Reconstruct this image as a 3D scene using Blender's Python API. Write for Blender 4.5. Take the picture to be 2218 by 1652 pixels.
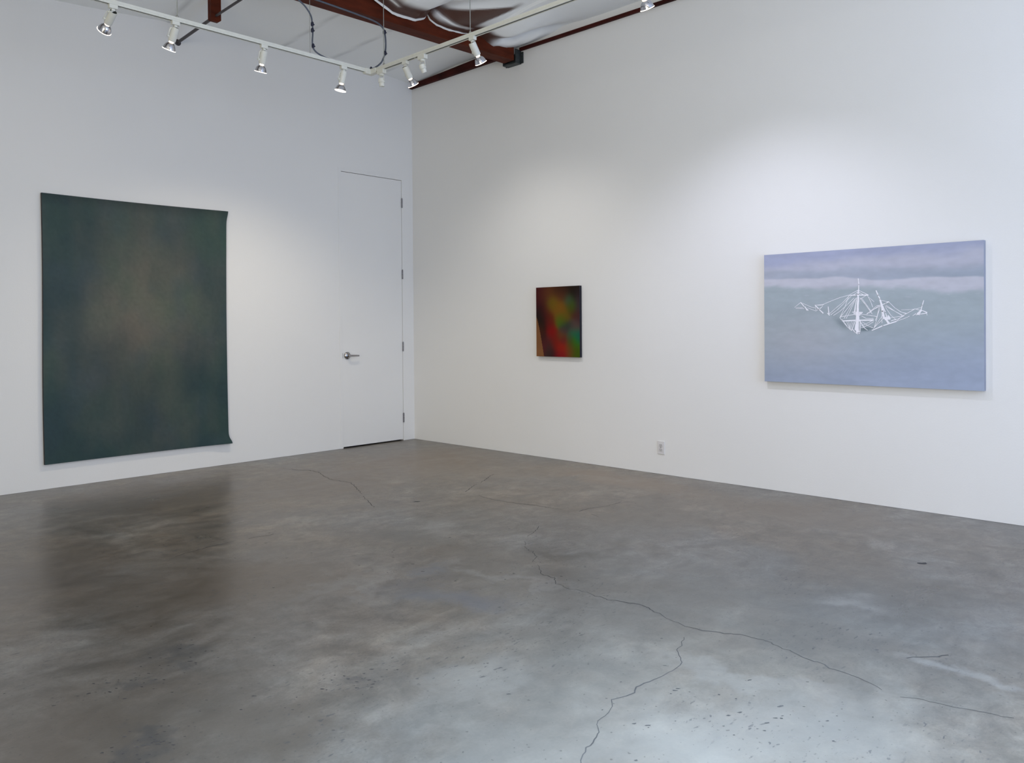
import bpy, bmesh, math, random
from mathutils import Vector, Matrix, Euler, noise
random.seed(7)
for o in list(bpy.data.objects): bpy.data.objects.remove(o)
scene = bpy.context.scene
COL = scene.collection
PI = math.pi

# ------------------------------------------------------------------ camera
YAW, PITCH, ROLL = 0.764123809, -0.00853329, -0.00759446
CAM = Vector((-6.078043, -7.419748, 1.327023))
fw = Vector((math.cos(PITCH)*math.cos(YAW), math.cos(PITCH)*math.sin(YAW), math.sin(PITCH)))
r_ = fw.cross(Vector((0, 0, 1))).normalized(); u_ = r_.cross(fw)
rr = r_*math.cos(ROLL) + u_*math.sin(ROLL); uu = -r_*math.sin(ROLL) + u_*math.cos(ROLL)
cd = bpy.data.cameras.new('camera'); camera = bpy.data.objects.new('camera', cd); COL.objects.link(camera)
cd.sensor_fit = 'HORIZONTAL'; cd.sensor_width = 36.0
cd.lens = 1760.83063/2218*36.0
cd.shift_y = -107.578/2218
cd.clip_start = 0.05; cd.clip_end = 100
m = Matrix((rr, uu, -fw)).transposed().to_4x4(); m.translation = CAM
camera.matrix_world = m
scene.camera = camera

# ------------------------------------------------------------------ light and exposure
scene.view_settings.view_transform = 'Standard'
scene.view_settings.look = 'None'
scene.view_settings.gamma = 1.0
scene.view_settings.use_curve_mapping = False
scene.view_settings.exposure = 0.0
w = bpy.data.worlds.new('world'); scene.world = w; w.use_nodes = True
bg = w.node_tree.nodes['Background']; bg.inputs[0].default_value = (0.62, 0.78, 1.0, 1); bg.inputs[1].default_value = 0.06

def area(name, loc, rot, sx, sy, energy, color, spread=180):
    l = bpy.data.lights.new(name, 'AREA'); l.shape = 'RECTANGLE'; l.size = sx; l.size_y = sy
    l.energy = energy; l.color = color; l.spread = math.radians(spread)
    o = bpy.data.objects.new(name, l); COL.objects.link(o); o.location = loc; o.rotation_euler = rot
    return o
# daylight through the tall street window in the wall behind the camera, and through the roof light over the front of the room
WIN = dict(x0=-4.1, x1=-0.4, z0=0.05, z1=3.6, y=-9.6)
SKY = dict(x=-4.15, y=-6.55, s=1.5)
SW = dict(y0=-9.4, y1=-5.6, z0=0.1, z1=3.1)           # opening added in the unseen side wall for a fill light
area('window_daylight', ((WIN['x0']+WIN['x1'])/2, WIN['y']+0.12, 1.8), (math.radians(90), 0, 0), 3.4, 3.4, 156, (0.50, 0.66, 1.0))
area('side_window_fill', (-9.1, -7.5, 1.6), (math.radians(90), 0, math.radians(-90)), 3.7, 2.9, 222, (1.0, 0.93, 0.77))  # added fill light, placed as daylight from an unseen side window
area('rooflight_sky', (SKY['x'], SKY['y'], 4.1), (0, 0, 0), SKY['s']-0.1, SKY['s']-0.1, 20, (0.9, 0.85, 1.0))
area('rooflight_shaft', (SKY['x'], SKY['y'], 4.12), (0, 0, 0), SKY['s']-0.1, SKY['s']-0.1, 42, (0.64, 0.82, 1.0), 56)
WARM = (1.0, 0.87, 0.66)
# energy, colour and cone of the seven lit track spotlights
SP = {'L1': (3.0, WARM, 110), 'L2': (3.0, WARM, 110), 'L3': (14.0, WARM, 105), 'L4': (90.0, WARM, 128),
      'R5': (43.0, (1.0, 0.95, 0.89), 98), 'R6': (8.0, (1.0, 0.92, 0.86), 98), 'R7': (90.0, (0.80, 0.82, 1.0), 98)}

# ------------------------------------------------------------------ helpers
class MB:
    def __init__(s): s.v = []; s.f = []; s.mi = []
    def add(s, vs, fs, mi=0):
        b = len(s.v); s.v += [tuple(v) for v in vs]
        for f in fs: s.f.append(tuple(i+b for i in f)); s.mi.append(mi)
    def box(s, x0, x1, y0, y1, z0, z1, mi=0):
        if x0 > x1: x0, x1 = x1, x0
        if y0 > y1: y0, y1 = y1, y0
        if z0 > z1: z0, z1 = z1, z0
        s.add([(x0,y0,z0),(x1,y0,z0),(x1,y1,z0),(x0,y1,z0),(x0,y0,z1),(x1,y0,z1),(x1,y1,z1),(x0,y1,z1)],
              [(0,3,2,1),(4,5,6,7),(0,1,5,4),(1,2,6,5),(2,3,7,6),(3,0,4,7)], mi)
    def lathe(s, prof, n=24, axis='z', c=(0,0,0), mi=0, cap0=True, cap1=True):
        vs = []
        for (r, h) in prof:
            for k in range(n):
                a = 2*PI*k/n; p = (r*math.cos(a), r*math.sin(a), h)
                if axis == 'x': p = (p[2], p[0], p[1])
                if axis == 'y': p = (p[1], p[2], p[0])
                vs.append((p[0]+c[0], p[1]+c[1], p[2]+c[2]))
        fs = []
        for j in range(len(prof)-1):
            for k in range(n):
                k2 = (k+1) % n
                fs.append((j*n+k, j*n+k2, (j+1)*n+k2, (j+1)*n+k))
        if cap0: fs.append(tuple(reversed(range(n))))
        if cap1: fs.append(tuple((len(prof)-1)*n+k for k in range(n)))
        s.add(vs, fs, mi)
    def tube(s, pts, r, n=8, mi=0):
        pts = [Vector(p) for p in pts]; rings = []; up = None
        for i, p in enumerate(pts):
            d = (pts[min(i+1, len(pts)-1)] - pts[max(i-1, 0)]).normalized()
            if up is None:
                up = Vector((0, 0, 1)) if abs(d.z) < 0.9 else Vector((1, 0, 0))
            a = d.cross(up).normalized(); b = a.cross(d).normalized(); up = b
            rings.append([p + a*r*math.cos(2*PI*k/n) + b*r*math.sin(2*PI*k/n) for k in range(n)])
        vs = [v for R in rings for v in R]; fs = []
        for i in range(len(pts)-1):
            for k in range(n):
                k2 = (k+1) % n; fs.append((i*n+k, i*n+k2, (i+1)*n+k2, (i+1)*n+k))
        fs.append(tuple(reversed(range(n)))); fs.append(tuple((len(pts)-1)*n+k for k in range(n)))
        s.add(vs, fs, mi)
    def build(s, name, mats, parent=None, smooth=False, bevel=0, loc=None):
        me = bpy.data.meshes.new(name); me.from_pydata(s.v, [], s.f)
        if not isinstance(mats, (list, tuple)): mats = [mats]
        for mt in mats: me.materials.append(mt)
        for p, i in zip(me.polygons, s.mi): p.material_index = i
        bm = bmesh.new(); bm.from_mesh(me); bmesh.ops.recalc_face_normals(bm, faces=bm.faces); bm.to_mesh(me); bm.free()
        if smooth:
            me.polygons.foreach_set('use_smooth', [True]*len(me.polygons))
            try: me.set_sharp_from_angle(angle=math.radians(40))
            except Exception: pass
        o = bpy.data.objects.new(name, me); COL.objects.link(o)
        if parent: o.parent = parent
        if loc: o.location = loc
        if bevel:
            b = o.modifiers.new('bevel', 'BEVEL'); b.width = bevel; b.segments = 2; b.limit_method = 'ANGLE'
        return o

def tag(o, label=None, cat=None, group=None, kind=None):
    if label: o['label'] = label
    if cat: o['category'] = cat
    if group: o['group'] = group
    if kind: o['kind'] = kind
    return o
def empty(name, loc, rz=0):
    o = bpy.data.objects.new(name, None); COL.objects.link(o); o.location = loc; o.rotation_euler = (0, 0, rz); o.empty_display_size = 0.05
    return o
def smooth_path(pts, k=6):
    pts = [Vector(p) for p in pts]; out = []
    P = [2*pts[0]-pts[1]] + pts + [2*pts[-1]-pts[-2]]
    for i in range(1, len(P)-2):
        for j in range(k):
            t = j/k; a, b, c, d = P[i-1], P[i], P[i+1], P[i+2]
            out.append(0.5*((2*b)+(c-a)*t+(2*a-5*b+4*c-d)*t*t+(3*b-a-3*c+d)*t**3))
    out.append(pts[-1]); return out
def lin(c):
    return tuple((x/255/12.92 if x/255 <= 0.04045 else ((x/255+0.055)/1.055)**2.4) for x in c)
def sstep(a, b, x):
    if a == b: return float(x > a)
    t = max(0.0, min(1.0, (x-a)/(b-a))); return t*t*(3-2*t)
def fbm(x, y, z=0.0, oc=4, g=0.5):
    s = 0; a = 1; n = 0
    for k in range(oc):
        s += a*noise.noise(Vector((x*2**k, y*2**k, z+7.3*k))); n += a; a *= g
    return s/n

# ------------------------------------------------------------------ materials
def mat(name, color, rough=0.5, metal=0.0, spec=0.5, bump=None, var=None, emit=None, coat=0):
    mt = bpy.data.materials.new(name); mt.use_nodes = True; nt = mt.node_tree; b = nt.nodes['Principled BSDF']
    b.inputs['Base Color'].default_value = (*color, 1); b.inputs['Roughness'].default_value = rough
    b.inputs['Metallic'].default_value = metal; b.inputs['Specular IOR Level'].default_value = spec
    if coat: b.inputs['Coat Weight'].default_value = coat; b.inputs['Coat Roughness'].default_value = 0.1
    if emit:
        b.inputs['Emission Color'].default_value = (*emit[0], 1); b.inputs['Emission Strength'].default_value = emit[1]
    tc = nt.nodes.new('ShaderNodeTexCoord')
    if var:
        n = nt.nodes.new('ShaderNodeTexNoise'); n.inputs['Scale'].default_value = var[0]; n.inputs['Detail'].default_value = 5
        mp = nt.nodes.new('ShaderNodeMapping'); mp.inputs['Scale'].default_value = var[2] if len(var) > 2 else (1, 1, 1)
        nt.links.new(tc.outputs['Object'], mp.inputs[0]); nt.links.new(mp.outputs[0], n.inputs['Vector'])
        cr = nt.nodes.new('ShaderNodeValToRGB'); e = cr.color_ramp.elements
        e[0].position = 0.3; e[1].position = 0.7
        e[0].color = (*[c*(1-var[1]) for c in color], 1); e[1].color = (*[min(1, c*(1+var[1])) for c in color], 1)
        nt.links.new(n.outputs[0], cr.inputs[0]); nt.links.new(cr.outputs[0], b.inputs['Base Color'])
    if bump:
        n = nt.nodes.new('ShaderNodeTexNoise'); n.inputs['Scale'].default_value = bump[0]; n.inputs['Detail'].default_value = 3
        nt.links.new(tc.outputs['Object'], n.inputs['Vector'])
        bp = nt.nodes.new('ShaderNodeBump'); bp.inputs['Strength'].default_value = bump[1]; bp.inputs['Distance'].default_value = bump[2]
        nt.links.new(n.outputs[0], bp.inputs['Height']); nt.links.new(bp.outputs[0], b.inputs['Normal'])
    return mt
def attr_mat(name, attr, rough=0.5, spec=0.5, bump=None):
    mt = mat(name, (1, 1, 1), rough, 0, spec, bump); nt = mt.node_tree
    a = nt.nodes.new('ShaderNodeAttribute'); a.attribute_name = attr
    nt.links.new(a.outputs['Color'], nt.nodes['Principled BSDF'].inputs['Base Color'])
    return mt
def paint_attr(o, attr, fn):
    me = o.data; ca = me.color_attributes.new(attr, 'FLOAT_COLOR', 'POINT')
    for i, v in enumerate(me.vertices):
        c = fn(v.co); ca.data[i].color = (c[0], c[1], c[2], 1)

M_wall = mat('painted_drywall', (0.80, 0.80, 0.79), 0.62, 0, 0.35, bump=(90, 0.10, 0.004), var=(0.7, 0.012))
M_door = mat('door_paint', (0.80, 0.80, 0.79), 0.45, 0, 0.4, bump=(40, 0.04, 0.002), var=(2, 0.01))
M_dark = mat('dark_void', (0.012, 0.012, 0.014), 0.9)
M_hinge = mat('brushed_steel_hinge', (0.20, 0.20, 0.22), 0.35, 0.9, var=(60, 0.1))
M_chrome = mat('satin_chrome', (0.42, 0.41, 0.42), 0.22, 1.0, var=(80, 0.05))
M_white = mat('white_enamel', (0.74, 0.75, 0.69), 0.4, 0, 0.5, var=(30, 0.03))
M_plate = mat('outlet_plastic', (0.70, 0.69, 0.69), 0.35, 0, 0.5, var=(50, 0.02))
M_recept = mat('outlet_receptacle', (0.56, 0.55, 0.55), 0.4, 0, 0.5, var=(50, 0.02))
M_slot = mat('track_slot', (0.05, 0.055, 0.05), 0.6, var=(20, 0.2))
M_refl = mat('aluminised_glass', (0.62, 0.62, 0.66), 0.08, 1.0, bump=(120, 0.25, 0.002))
M_lens = mat('lamp_lens_glow', (1, 0.9, 0.75), 0.3, emit=((1.0, 0.86, 0.70), 6))
M_neck = mat('lamp_neck_glow', (1, 0.85, 0.7), 0.3, emit=((1.0, 0.78, 0.6), 3.5))
M_beam = mat('red_brown_primer', (0.088, 0.0165, 0.0055), 0.65, 0, 0.15, bump=(25, 0.2, 0.004), var=(5, 0.28, (1, 4, 4)))
M_ledger = mat('dark_red_ledger', (0.042, 0.007, 0.005), 0.7, 0, 0.12, var=(4, 0.45, (1, 1, 3)))
M_steel = mat('dark_steel_bracket', (0.055, 0.065, 0.065), 0.5, 0.6, var=(14, 0.35))
M_pipe = mat('dark_grey_pipe', (0.075, 0.068, 0.072), 0.45, 0.3, var=(9, 0.2))
M_cable = mat('slate_cable', (0.085, 0.10, 0.13), 0.45, 0, 0.5, var=(30, 0.15))
M_tie = mat('black_cable_tie', (0.008, 0.01, 0.03), 0.4)
M_wire = mat('hanger_wire', (0.36, 0.37, 0.34), 0.4, 0.4, var=(20, 0.1))
M_canvas_edge = mat('dark_canvas_edge', (0.035, 0.028, 0.03), 0.8, var=(12, 0.4))
M_side3 = mat('pale_panel_edge', (0.27, 0.29, 0.35), 0.6, var=(8, 0.08))
M_stroke = mat('white_ship_paint', (0.86, 0.86, 0.93), 0.6, var=(60, 0.04))
M_winframe = mat('window_frame_grey', (0.30, 0.31, 0.32), 0.4, 0.3, var=(9, 0.05))

# ------------------------------------------------------------------ data traced from measured points (metres)
SHIP=[(0.00386,[(-5.1408,1.6449),(-5.1445,1.6021),(-5.1429,1.5585)]),(0.00716,[(-5.1424,1.5609),(-5.1394,1.5294),(-5.1402,1.4809)]),(0.00275,[(-5.1297,1.5054),(-5.1224,1.457),(-5.1174,1.4035)]),(0.00275,[(-5.1369,1.5052),(-5.1319,1.4568),(-5.1293,1.4033)]),(0.00275,[(-5.145,1.505),(-5.1429,1.4565),(-5.1413,1.4031)]),(0.00275,[(-5.1249,1.4861),(-5.1101,1.3988)]),(0.00606,[(-5.1368,1.4809),(-5.1351,1.3984)]),(0.00441,[(-5.0792,1.525),(-5.125,1.526),(-5.2105,1.5224)]),(0.00193,[(-5.0793,1.5313),(-5.1371,1.5596)]),(0.00193,[(-5.1443,1.5594),(-5.2105,1.5248)]),(0.00193,[(-5.101,1.5258),(-5.1395,1.5489),(-5.1822,1.5233)]),(0.00193,[(-4.8781,1.4626),(-4.9387,1.486),(-5.0083,1.5114),(-5.0768,1.5275)]),(0.00193,[(-4.827,1.4587),(-4.8781,1.4626)]),(0.00193,[(-5.0768,1.5241),(-5.0278,1.4739),(-4.9783,1.4355),(-4.9282,1.3917)]),(0.00193,[(-5.0913,1.5212),(-5.0474,1.4783),(-4.9882,1.4205),(-4.9382,1.3841)]),(0.00193,[(-5.1105,1.506),(-5.0668,1.4631),(-5.0079,1.4103),(-4.9582,1.3789)]),(0.00193,[(-5.0719,1.5218),(-5.0424,1.4392),(-5.0052,1.361)]),(0.0022,[(-5.125,1.5056),(-5.0765,1.4482),(-5.0373,1.3999),(-5.0052,1.361)]),(0.00193,[(-5.1201,1.496),(-5.0715,1.419),(-5.0371,1.3557)]),(0.00193,[(-5.1153,1.4815),(-5.0763,1.3993),(-5.0518,1.3555)]),(0.00193,[(-5.1536,1.5048),(-5.1867,1.4603),(-5.2381,1.3871)]),(0.00193,[(-5.1631,1.5045),(-5.2102,1.4357),(-5.2335,1.4016)]),(0.00193,[(-5.2058,1.5201),(-5.2291,1.4738),(-5.2429,1.435)]),(0.00138,[(-5.2151,1.5078),(-5.2524,1.4732)]),(0.00193,[(-5.1964,1.5204),(-5.1536,1.4951)]),(0.00386,[(-5.0981,1.4014),(-5.1699,1.3978)]),(0.00496,[(-5.1077,1.3915),(-5.1627,1.3882)]),(0.00386,[(-5.1173,1.3816),(-5.1531,1.3787)]),(0.01102,[(-5.1317,1.3984),(-5.1339,1.3498)]),(0.01487,[(-5.135,1.3789),(-5.1348,1.34)]),(0.00551,[(-5.0273,1.3371),(-5.1243,1.3411),(-5.2463,1.3419)]),(0.01377,[(-5.1339,1.3401),(-5.1313,1.3012)]),(0.01652,[(-5.1299,1.306),(-5.1289,1.2769)]),(0.01267,[(-5.1289,1.2817),(-5.136,1.2574)]),(0.0033,[(-5.0976,1.2769),(-5.1168,1.2525),(-5.1383,1.2404),(-5.1517,1.2501),(-5.1539,1.3399)]),(0.0033,[(-5.1171,1.3353),(-5.1049,1.3013),(-5.0903,1.2672)]),(0.0022,[(-5.0077,1.3659),(-5.0519,1.3752),(-5.1149,1.3841)]),(0.0022,[(-5.1627,1.3858),(-5.2099,1.3779),(-5.2427,1.3727),(-5.2752,1.3651)]),(0.00193,[(-5.1626,1.3737),(-5.1957,1.354),(-5.2473,1.3534)]),(0.00193,[(-5.0566,1.331),(-5.0758,1.277)]),(0.00193,[(-5.0712,1.3308),(-5.0782,1.277)]),(0.00193,[(-5.0906,1.3331),(-5.0758,1.277)]),(0.00193,[(-5.105,1.333),(-5.0806,1.2721)]),(0.00165,[(-5.0224,1.3509),(-5.0565,1.3015)]),(0.00193,[(-5.0052,1.361),(-5.0224,1.3411),(-5.0613,1.2917),(-5.0903,1.2672)]),(0.0022,[(-5.1577,1.3301),(-5.1813,1.2864),(-5.2048,1.2695)]),(0.00193,[(-5.1672,1.3301),(-5.2097,1.3008),(-5.2424,1.2863)]),(0.00193,[(-5.16,1.301),(-5.1861,1.3106),(-5.2426,1.3391)]),(0.00193,[(-5.1623,1.2865),(-5.2097,1.3056),(-5.2472,1.3294)]),(0.00193,[(-5.1577,1.3204),(-5.1907,1.2767)]),(0.00441,[(-5.2666,1.5532),(-5.2804,1.5202),(-5.2942,1.4912),(-5.3032,1.4576)]),(0.00716,[(-5.2941,1.4864),(-5.3055,1.448)]),(0.00386,[(-5.3055,1.4504),(-5.3308,1.4593),(-5.3536,1.4716)]),(0.0022,[(-5.3055,1.4504),(-5.2709,1.444),(-5.2429,1.4206),(-5.2053,1.3876)]),(0.00165,[(-5.2941,1.4817),(-5.3262,1.4761),(-5.3536,1.4706)]),(0.0022,[(-5.2986,1.4434),(-5.2429,1.4158),(-5.2006,1.3877)]),(0.00193,[(-5.2848,1.4437),(-5.2335,1.4064),(-5.2194,1.3922)]),(0.00826,[(-5.3055,1.448),(-5.3122,1.4051),(-5.3212,1.3526)]),(0.00386,[(-5.3124,1.4431),(-5.3305,1.3952),(-5.344,1.3476)]),(0.00275,[(-5.3078,1.4432),(-5.3213,1.3764)]),(0.00936,[(-5.3212,1.3573),(-5.3486,1.3523)]),(0.01102,[(-5.3304,1.3477),(-5.3577,1.3569)]),(0.00661,[(-5.3487,1.3713),(-5.36,1.3474)]),(0.00826,[(-5.3395,1.3382),(-5.353,1.3191)]),(0.00193,[(-5.3536,1.4706),(-5.3941,1.4272),(-5.4343,1.3983),(-5.4698,1.3837)]),(0.00193,[(-5.3261,1.4428),(-5.3851,1.4085),(-5.4476,1.3699)]),(0.00193,[(-5.3307,1.4332),(-5.3669,1.3757),(-5.4028,1.3423)]),(0.00193,[(-5.3353,1.4474),(-5.394,1.4036),(-5.4432,1.3747)]),(0.00193,[(-5.4299,1.3983),(-5.4742,1.3859)]),(0.00193,[(-5.2986,1.4434),(-5.2799,1.3865),(-5.2658,1.3293),(-5.2517,1.2862)]),(0.00193,[(-5.2894,1.4436),(-5.2753,1.377),(-5.2612,1.3389)]),(0.00193,[(-5.3121,1.3765),(-5.2797,1.3292),(-5.2517,1.2862)]),(0.00193,[(-5.3166,1.3526),(-5.2843,1.3196),(-5.247,1.2814)]),(0.00193,[(-5.3054,1.4147),(-5.3073,1.3194)]),(0.00441,[(-5.2377,1.268),(-5.3119,1.3003),(-5.4028,1.3305)]),(0.0022,[(-5.4028,1.3305),(-5.4476,1.3699),(-5.5226,1.413)]),(0.0022,[(-5.3667,1.3332),(-5.4118,1.3469),(-5.4565,1.3698)]),(0.00165,[(-5.4388,1.4123),(-5.4919,1.4122),(-5.5313,1.4161)]),(0.00193,[(-5.4028,1.3305),(-5.4697,1.3556),(-5.4918,1.367)]),(0.0022,[(-5.5137,1.3691),(-5.5356,1.385)]),(0.00193,[(-5.3577,1.3569),(-5.4476,1.3676)]),(0.00165,[(-5.3713,1.3379),(-5.4028,1.347)]),(0.0033,[(-5.5855,1.474),(-5.5768,1.442),(-5.5681,1.4099)]),(0.0033,[(-5.5703,1.4075),(-5.6067,1.3908)]),(0.0022,[(-5.527,1.4176),(-5.5681,1.4053)]),(0.00826,[(-5.5681,1.4053),(-5.5486,1.3825)]),(0.00386,[(-5.5681,1.4099),(-5.5572,1.3754)]),(0.0033,[(-5.5355,1.3757),(-5.5615,1.38),(-5.6046,1.3863)]),(0.00165,[(-5.5725,1.4283),(-5.5356,1.4151)]),(0.00165,[(-5.6046,1.3908),(-5.6066,1.3724)]),(0.00386,[(-4.7064,1.4818),(-4.7336,1.4506),(-4.7648,1.4205)]),(0.00441,[(-4.7414,1.4479),(-4.7554,1.4222)]),(0.00165,[(-4.6569,1.4445),(-4.7048,1.4808)]),(0.00165,[(-4.6648,1.4418),(-4.723,1.4432)]),(0.00165,[(-4.7127,1.4791),(-4.7908,1.4443),(-4.8166,1.4388)]),(0.00165,[(-4.7597,1.4399),(-4.8268,1.4134),(-4.8678,1.4427)]),(0.00165,[(-4.6701,1.4366),(-4.7335,1.4328)]),(0.00441,[(-4.8193,1.4589),(-4.8474,1.4281),(-4.8803,1.3975)]),(0.00165,[(-4.8193,1.4589),(-4.8268,1.4184)]),(0.00165,[(-4.827,1.4587),(-4.8679,1.4553),(-4.8882,1.4623)]),(0.00165,[(-4.8576,1.4279),(-4.878,1.4525)]),(0.00386,[(-4.9194,1.4442),(-4.9242,1.3918)]),(0.00386,[(-4.9132,1.3969),(-4.9282,1.3818)])]
CRACKS=[[(-1.691,-2.837),(-1.724,-2.953),(-1.727,-3.097),(-1.704,-3.266),(-1.658,-3.41),(-1.647,-3.58),(-1.603,-3.716),(-1.605,-3.884),(-1.638,-3.991)],[(-1.595,-3.769),(-1.481,-3.766),(-1.39,-3.8),(-1.25,-3.82),(-1.14,-3.803)],[(-1.674,-2.671),(-1.531,-2.584),(-1.373,-2.5),(-1.235,-2.442),(-1.054,-2.327),(-0.964,-2.294)],[(-2.109,-3.85),(-2.214,-3.913),(-2.328,-3.957),(-2.461,-4.052),(-2.54,-4.118),(-2.593,-4.249),(-2.657,-4.317),(-2.723,-4.352),(-2.776,-4.449),(-2.862,-4.538),(-2.869,-4.636),(-2.929,-4.706),(-2.944,-4.807),(-2.93,-4.876),(-2.941,-4.966),(-2.943,-5.052),(-2.912,-5.143),(-2.897,-5.207),(-2.931,-5.307),(-2.974,-5.433),(-2.994,-5.493),(-2.985,-5.591),(-2.926,-5.701),(-2.903,-5.816),(-2.935,-5.933),(-2.97,-6.063),(-2.993,-6.163),(-3.008,-6.256),(-3.036,-6.333),(-3.071,-6.393),(-3.032,-6.488),(-3.022,-6.574),(-2.995,-6.653),(-2.981,-6.725),(-2.965,-6.78)],[(-3.106,-5.567),(-3.179,-5.597),(-3.258,-5.631),(-3.301,-5.671),(-3.358,-5.707),(-3.441,-5.71),(-3.515,-5.707),(-3.589,-5.696),(-3.634,-5.693),(-3.675,-5.715),(-3.738,-5.7),(-3.775,-5.687),(-3.815,-5.719),(-3.886,-5.741),(-3.935,-5.745),(-4.0,-5.801),(-4.057,-5.825),(-4.094,-5.827),(-4.154,-5.861),(-4.189,-5.881)],[(-2.043,-0.68),(-2.039,-0.794),(-1.973,-0.868),(-1.964,-1.022),(-2.038,-1.211),(-2.096,-1.406),(-2.061,-1.664),(-2.194,-1.95),(-2.347,-2.255),(-2.506,-2.599)],[(-2.692,-6.325),(-2.656,-6.356),(-2.61,-6.394),(-2.546,-6.443)],[(-4.041,-2.753),(-3.884,-2.711),(-3.76,-2.695),(-3.582,-2.702),(-3.369,-2.72)]]


# ------------------------------------------------------------------ floor
def floor_material():
    mt = bpy.data.materials.new('polished_concrete'); mt.use_nodes = True; nt = mt.node_tree; N = nt.nodes; L = nt.links
    b = N['Principled BSDF']
    tc = N.new('ShaderNodeTexCoord')
    def mapping(scale=(1,1,1), rot=0, loc=(0,0,0)):
        mp = N.new('ShaderNodeMapping'); mp.inputs['Scale'].default_value = scale; mp.inputs['Rotation'].default_value = (0,0,rot); mp.inputs['Location'].default_value = loc
        L.new(tc.outputs['Object'], mp.inputs[0]); return mp.outputs[0]
    def ns(scale, detail=5, rough=0.55, dist=0.0, vec=None):
        n = N.new('ShaderNodeTexNoise'); n.inputs['Scale'].default_value = scale; n.inputs['Detail'].default_value = detail
        n.inputs['Roughness'].default_value = rough; n.inputs['Distortion'].default_value = dist
        L.new(vec if vec is not None else tc.outputs['Object'], n.inputs['Vector']); return n.outputs[0]
    def ramp(src, p0, p1, c0=(0,0,0), c1=(1,1,1), mid=None):
        cr = N.new('ShaderNodeValToRGB'); e = cr.color_ramp.elements
        e[0].position = p0; e[1].position = p1; e[0].color = (*c0, 1); e[1].color = (*c1, 1)
        if mid: k = cr.color_ramp.elements.new(mid[0]); k.color = (*mid[1], 1)
        L.new(src, cr.inputs[0]); return cr.outputs[0]
    def mix(fac, a, c, mode='MIX'):
        mx = N.new('ShaderNodeMix'); mx.data_type = 'RGBA'; mx.blend_type = mode
        for s, v in ((mx.inputs['Factor'], fac), (mx.inputs['A'], a), (mx.inputs['B'], c)):
            if hasattr(v, 'links'): L.new(v, s)
            elif isinstance(v, (int, float)): s.default_value = v
            else: s.default_value = (*v, 1)
        return mx.outputs['Result']
    def math_(op, a, c=0.0, cl=False):
        mm = N.new('ShaderNodeMath'); mm.operation = op; mm.use_clamp = cl
        for i, v in enumerate((a, c)):
            if hasattr(v, 'links'): L.new(v, mm.inputs[i])
            else: mm.inputs[i].default_value = v
        return mm.outputs[0]
    big = ns(0.55, 4, 0.5, 0.6)
    med = ns(1.7, 6, 0.6, 0.9, mapping((1, 1.5, 1), 0.5))
    fine = ns(7.5, 8, 0.72, 0.7, mapping((1, 1.6, 1), 0.7))
    grain = ns(85, 3, 0.7)
    base = ramp(med, 0.34, 0.66, (0.108, 0.088, 0.068), (0.212, 0.184, 0.150), (0.5, (0.152, 0.127, 0.101)))
    cool = ramp(med, 0.34, 0.66, (0.112, 0.105, 0.095), (0.235, 0.226, 0.212), (0.5, (0.166, 0.157, 0.145)))
    col = mix(ramp(big, 0.42, 0.60), base, cool)
    col = mix(1.0, col, ramp(fine, 0.28, 0.72, (0.66, 0.66, 0.67), (1.30, 1.30, 1.29)), 'MULTIPLY')
    mid4 = ns(3.6, 8, 0.74, 1.1, mapping((1.5, 1, 1), 0.3))
    col = mix(1.0, col, ramp(mid4, 0.30, 0.70, (0.76, 0.75, 0.74), (1.24, 1.25, 1.26)), 'MULTIPLY')
    hue = ns(5.5, 4, 0.6, 0.3); col = mix(1.0, col, ramp(hue, 0.35, 0.65, (1.02, 0.995, 0.975), (0.98, 1.01, 1.02)), 'MULTIPLY')
    col = mix(1.0, col, ramp(grain, 0.3, 0.7, (0.86, 0.86, 0.86), (1.12, 1.12, 1.12)), 'MULTIPLY')
    distv = N.new('ShaderNodeTexNoise'); distv.inputs['Scale'].default_value = 2.6; distv.inputs['Detail'].default_value = 6; distv.inputs['Roughness'].default_value = 0.65
    L.new(tc.outputs['Object'], distv.inputs['Vector'])
    sub = N.new('ShaderNodeVectorMath'); sub.operation = 'SUBTRACT'; L.new(distv.outputs['Color'], sub.inputs[0]); sub.inputs[1].default_value = (0.5, 0.5, 0.5)
    sc = N.new('ShaderNodeVectorMath'); sc.operation = 'SCALE'; sc.inputs['Scale'].default_value = 0.9; L.new(sub.outputs[0], sc.inputs[0])
    ad = N.new('ShaderNodeVectorMath'); ad.operation = 'ADD'; L.new(tc.outputs['Object'], ad.inputs[0]); L.new(sc.outputs[0], ad.inputs[1])
    def blob(c0, x, y, rx, ry, ang, color, s):
        mp = N.new('ShaderNodeMapping'); mp.vector_type = 'TEXTURE'
        mp.inputs['Location'].default_value = (x, y, 0); mp.inputs['Rotation'].default_value = (0, 0, ang); mp.inputs['Scale'].default_value = (rx, ry, 1)
        L.new(ad.outputs[0], mp.inputs[0])
        ln = N.new('ShaderNodeVectorMath'); ln.operation = 'LENGTH'; L.new(mp.outputs[0], ln.inputs[0])
        mr = N.new('ShaderNodeMapRange'); mr.interpolation_type = 'SMOOTHSTEP'
        mr.inputs['From Min'].default_value = 0.06; mr.inputs['From Max'].default_value = 1.15; mr.inputs['To Min'].default_value = s; mr.inputs['To Max'].default_value = 0
        L.new(ln.outputs['Value'], mr.inputs['Value'])
        return mix(mr.outputs[0], c0, color)
    for bl in BLOBS: col = blob(col, *bl)
    # small dark chips and pits, gathered in patches
    sp = ns(26, 2, 0.5, 0.4, mapping((1, 2.6, 1), 0.9)); patch = ns(1.3, 3, 0.6)
    spots = math_('MULTIPLY', ramp(sp, 0.645, 0.69), ramp(patch, 0.50, 0.60))
    col = mix(math_('MULTIPLY', spots, 0.75), col, (0.05, 0.054, 0.062))
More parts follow.
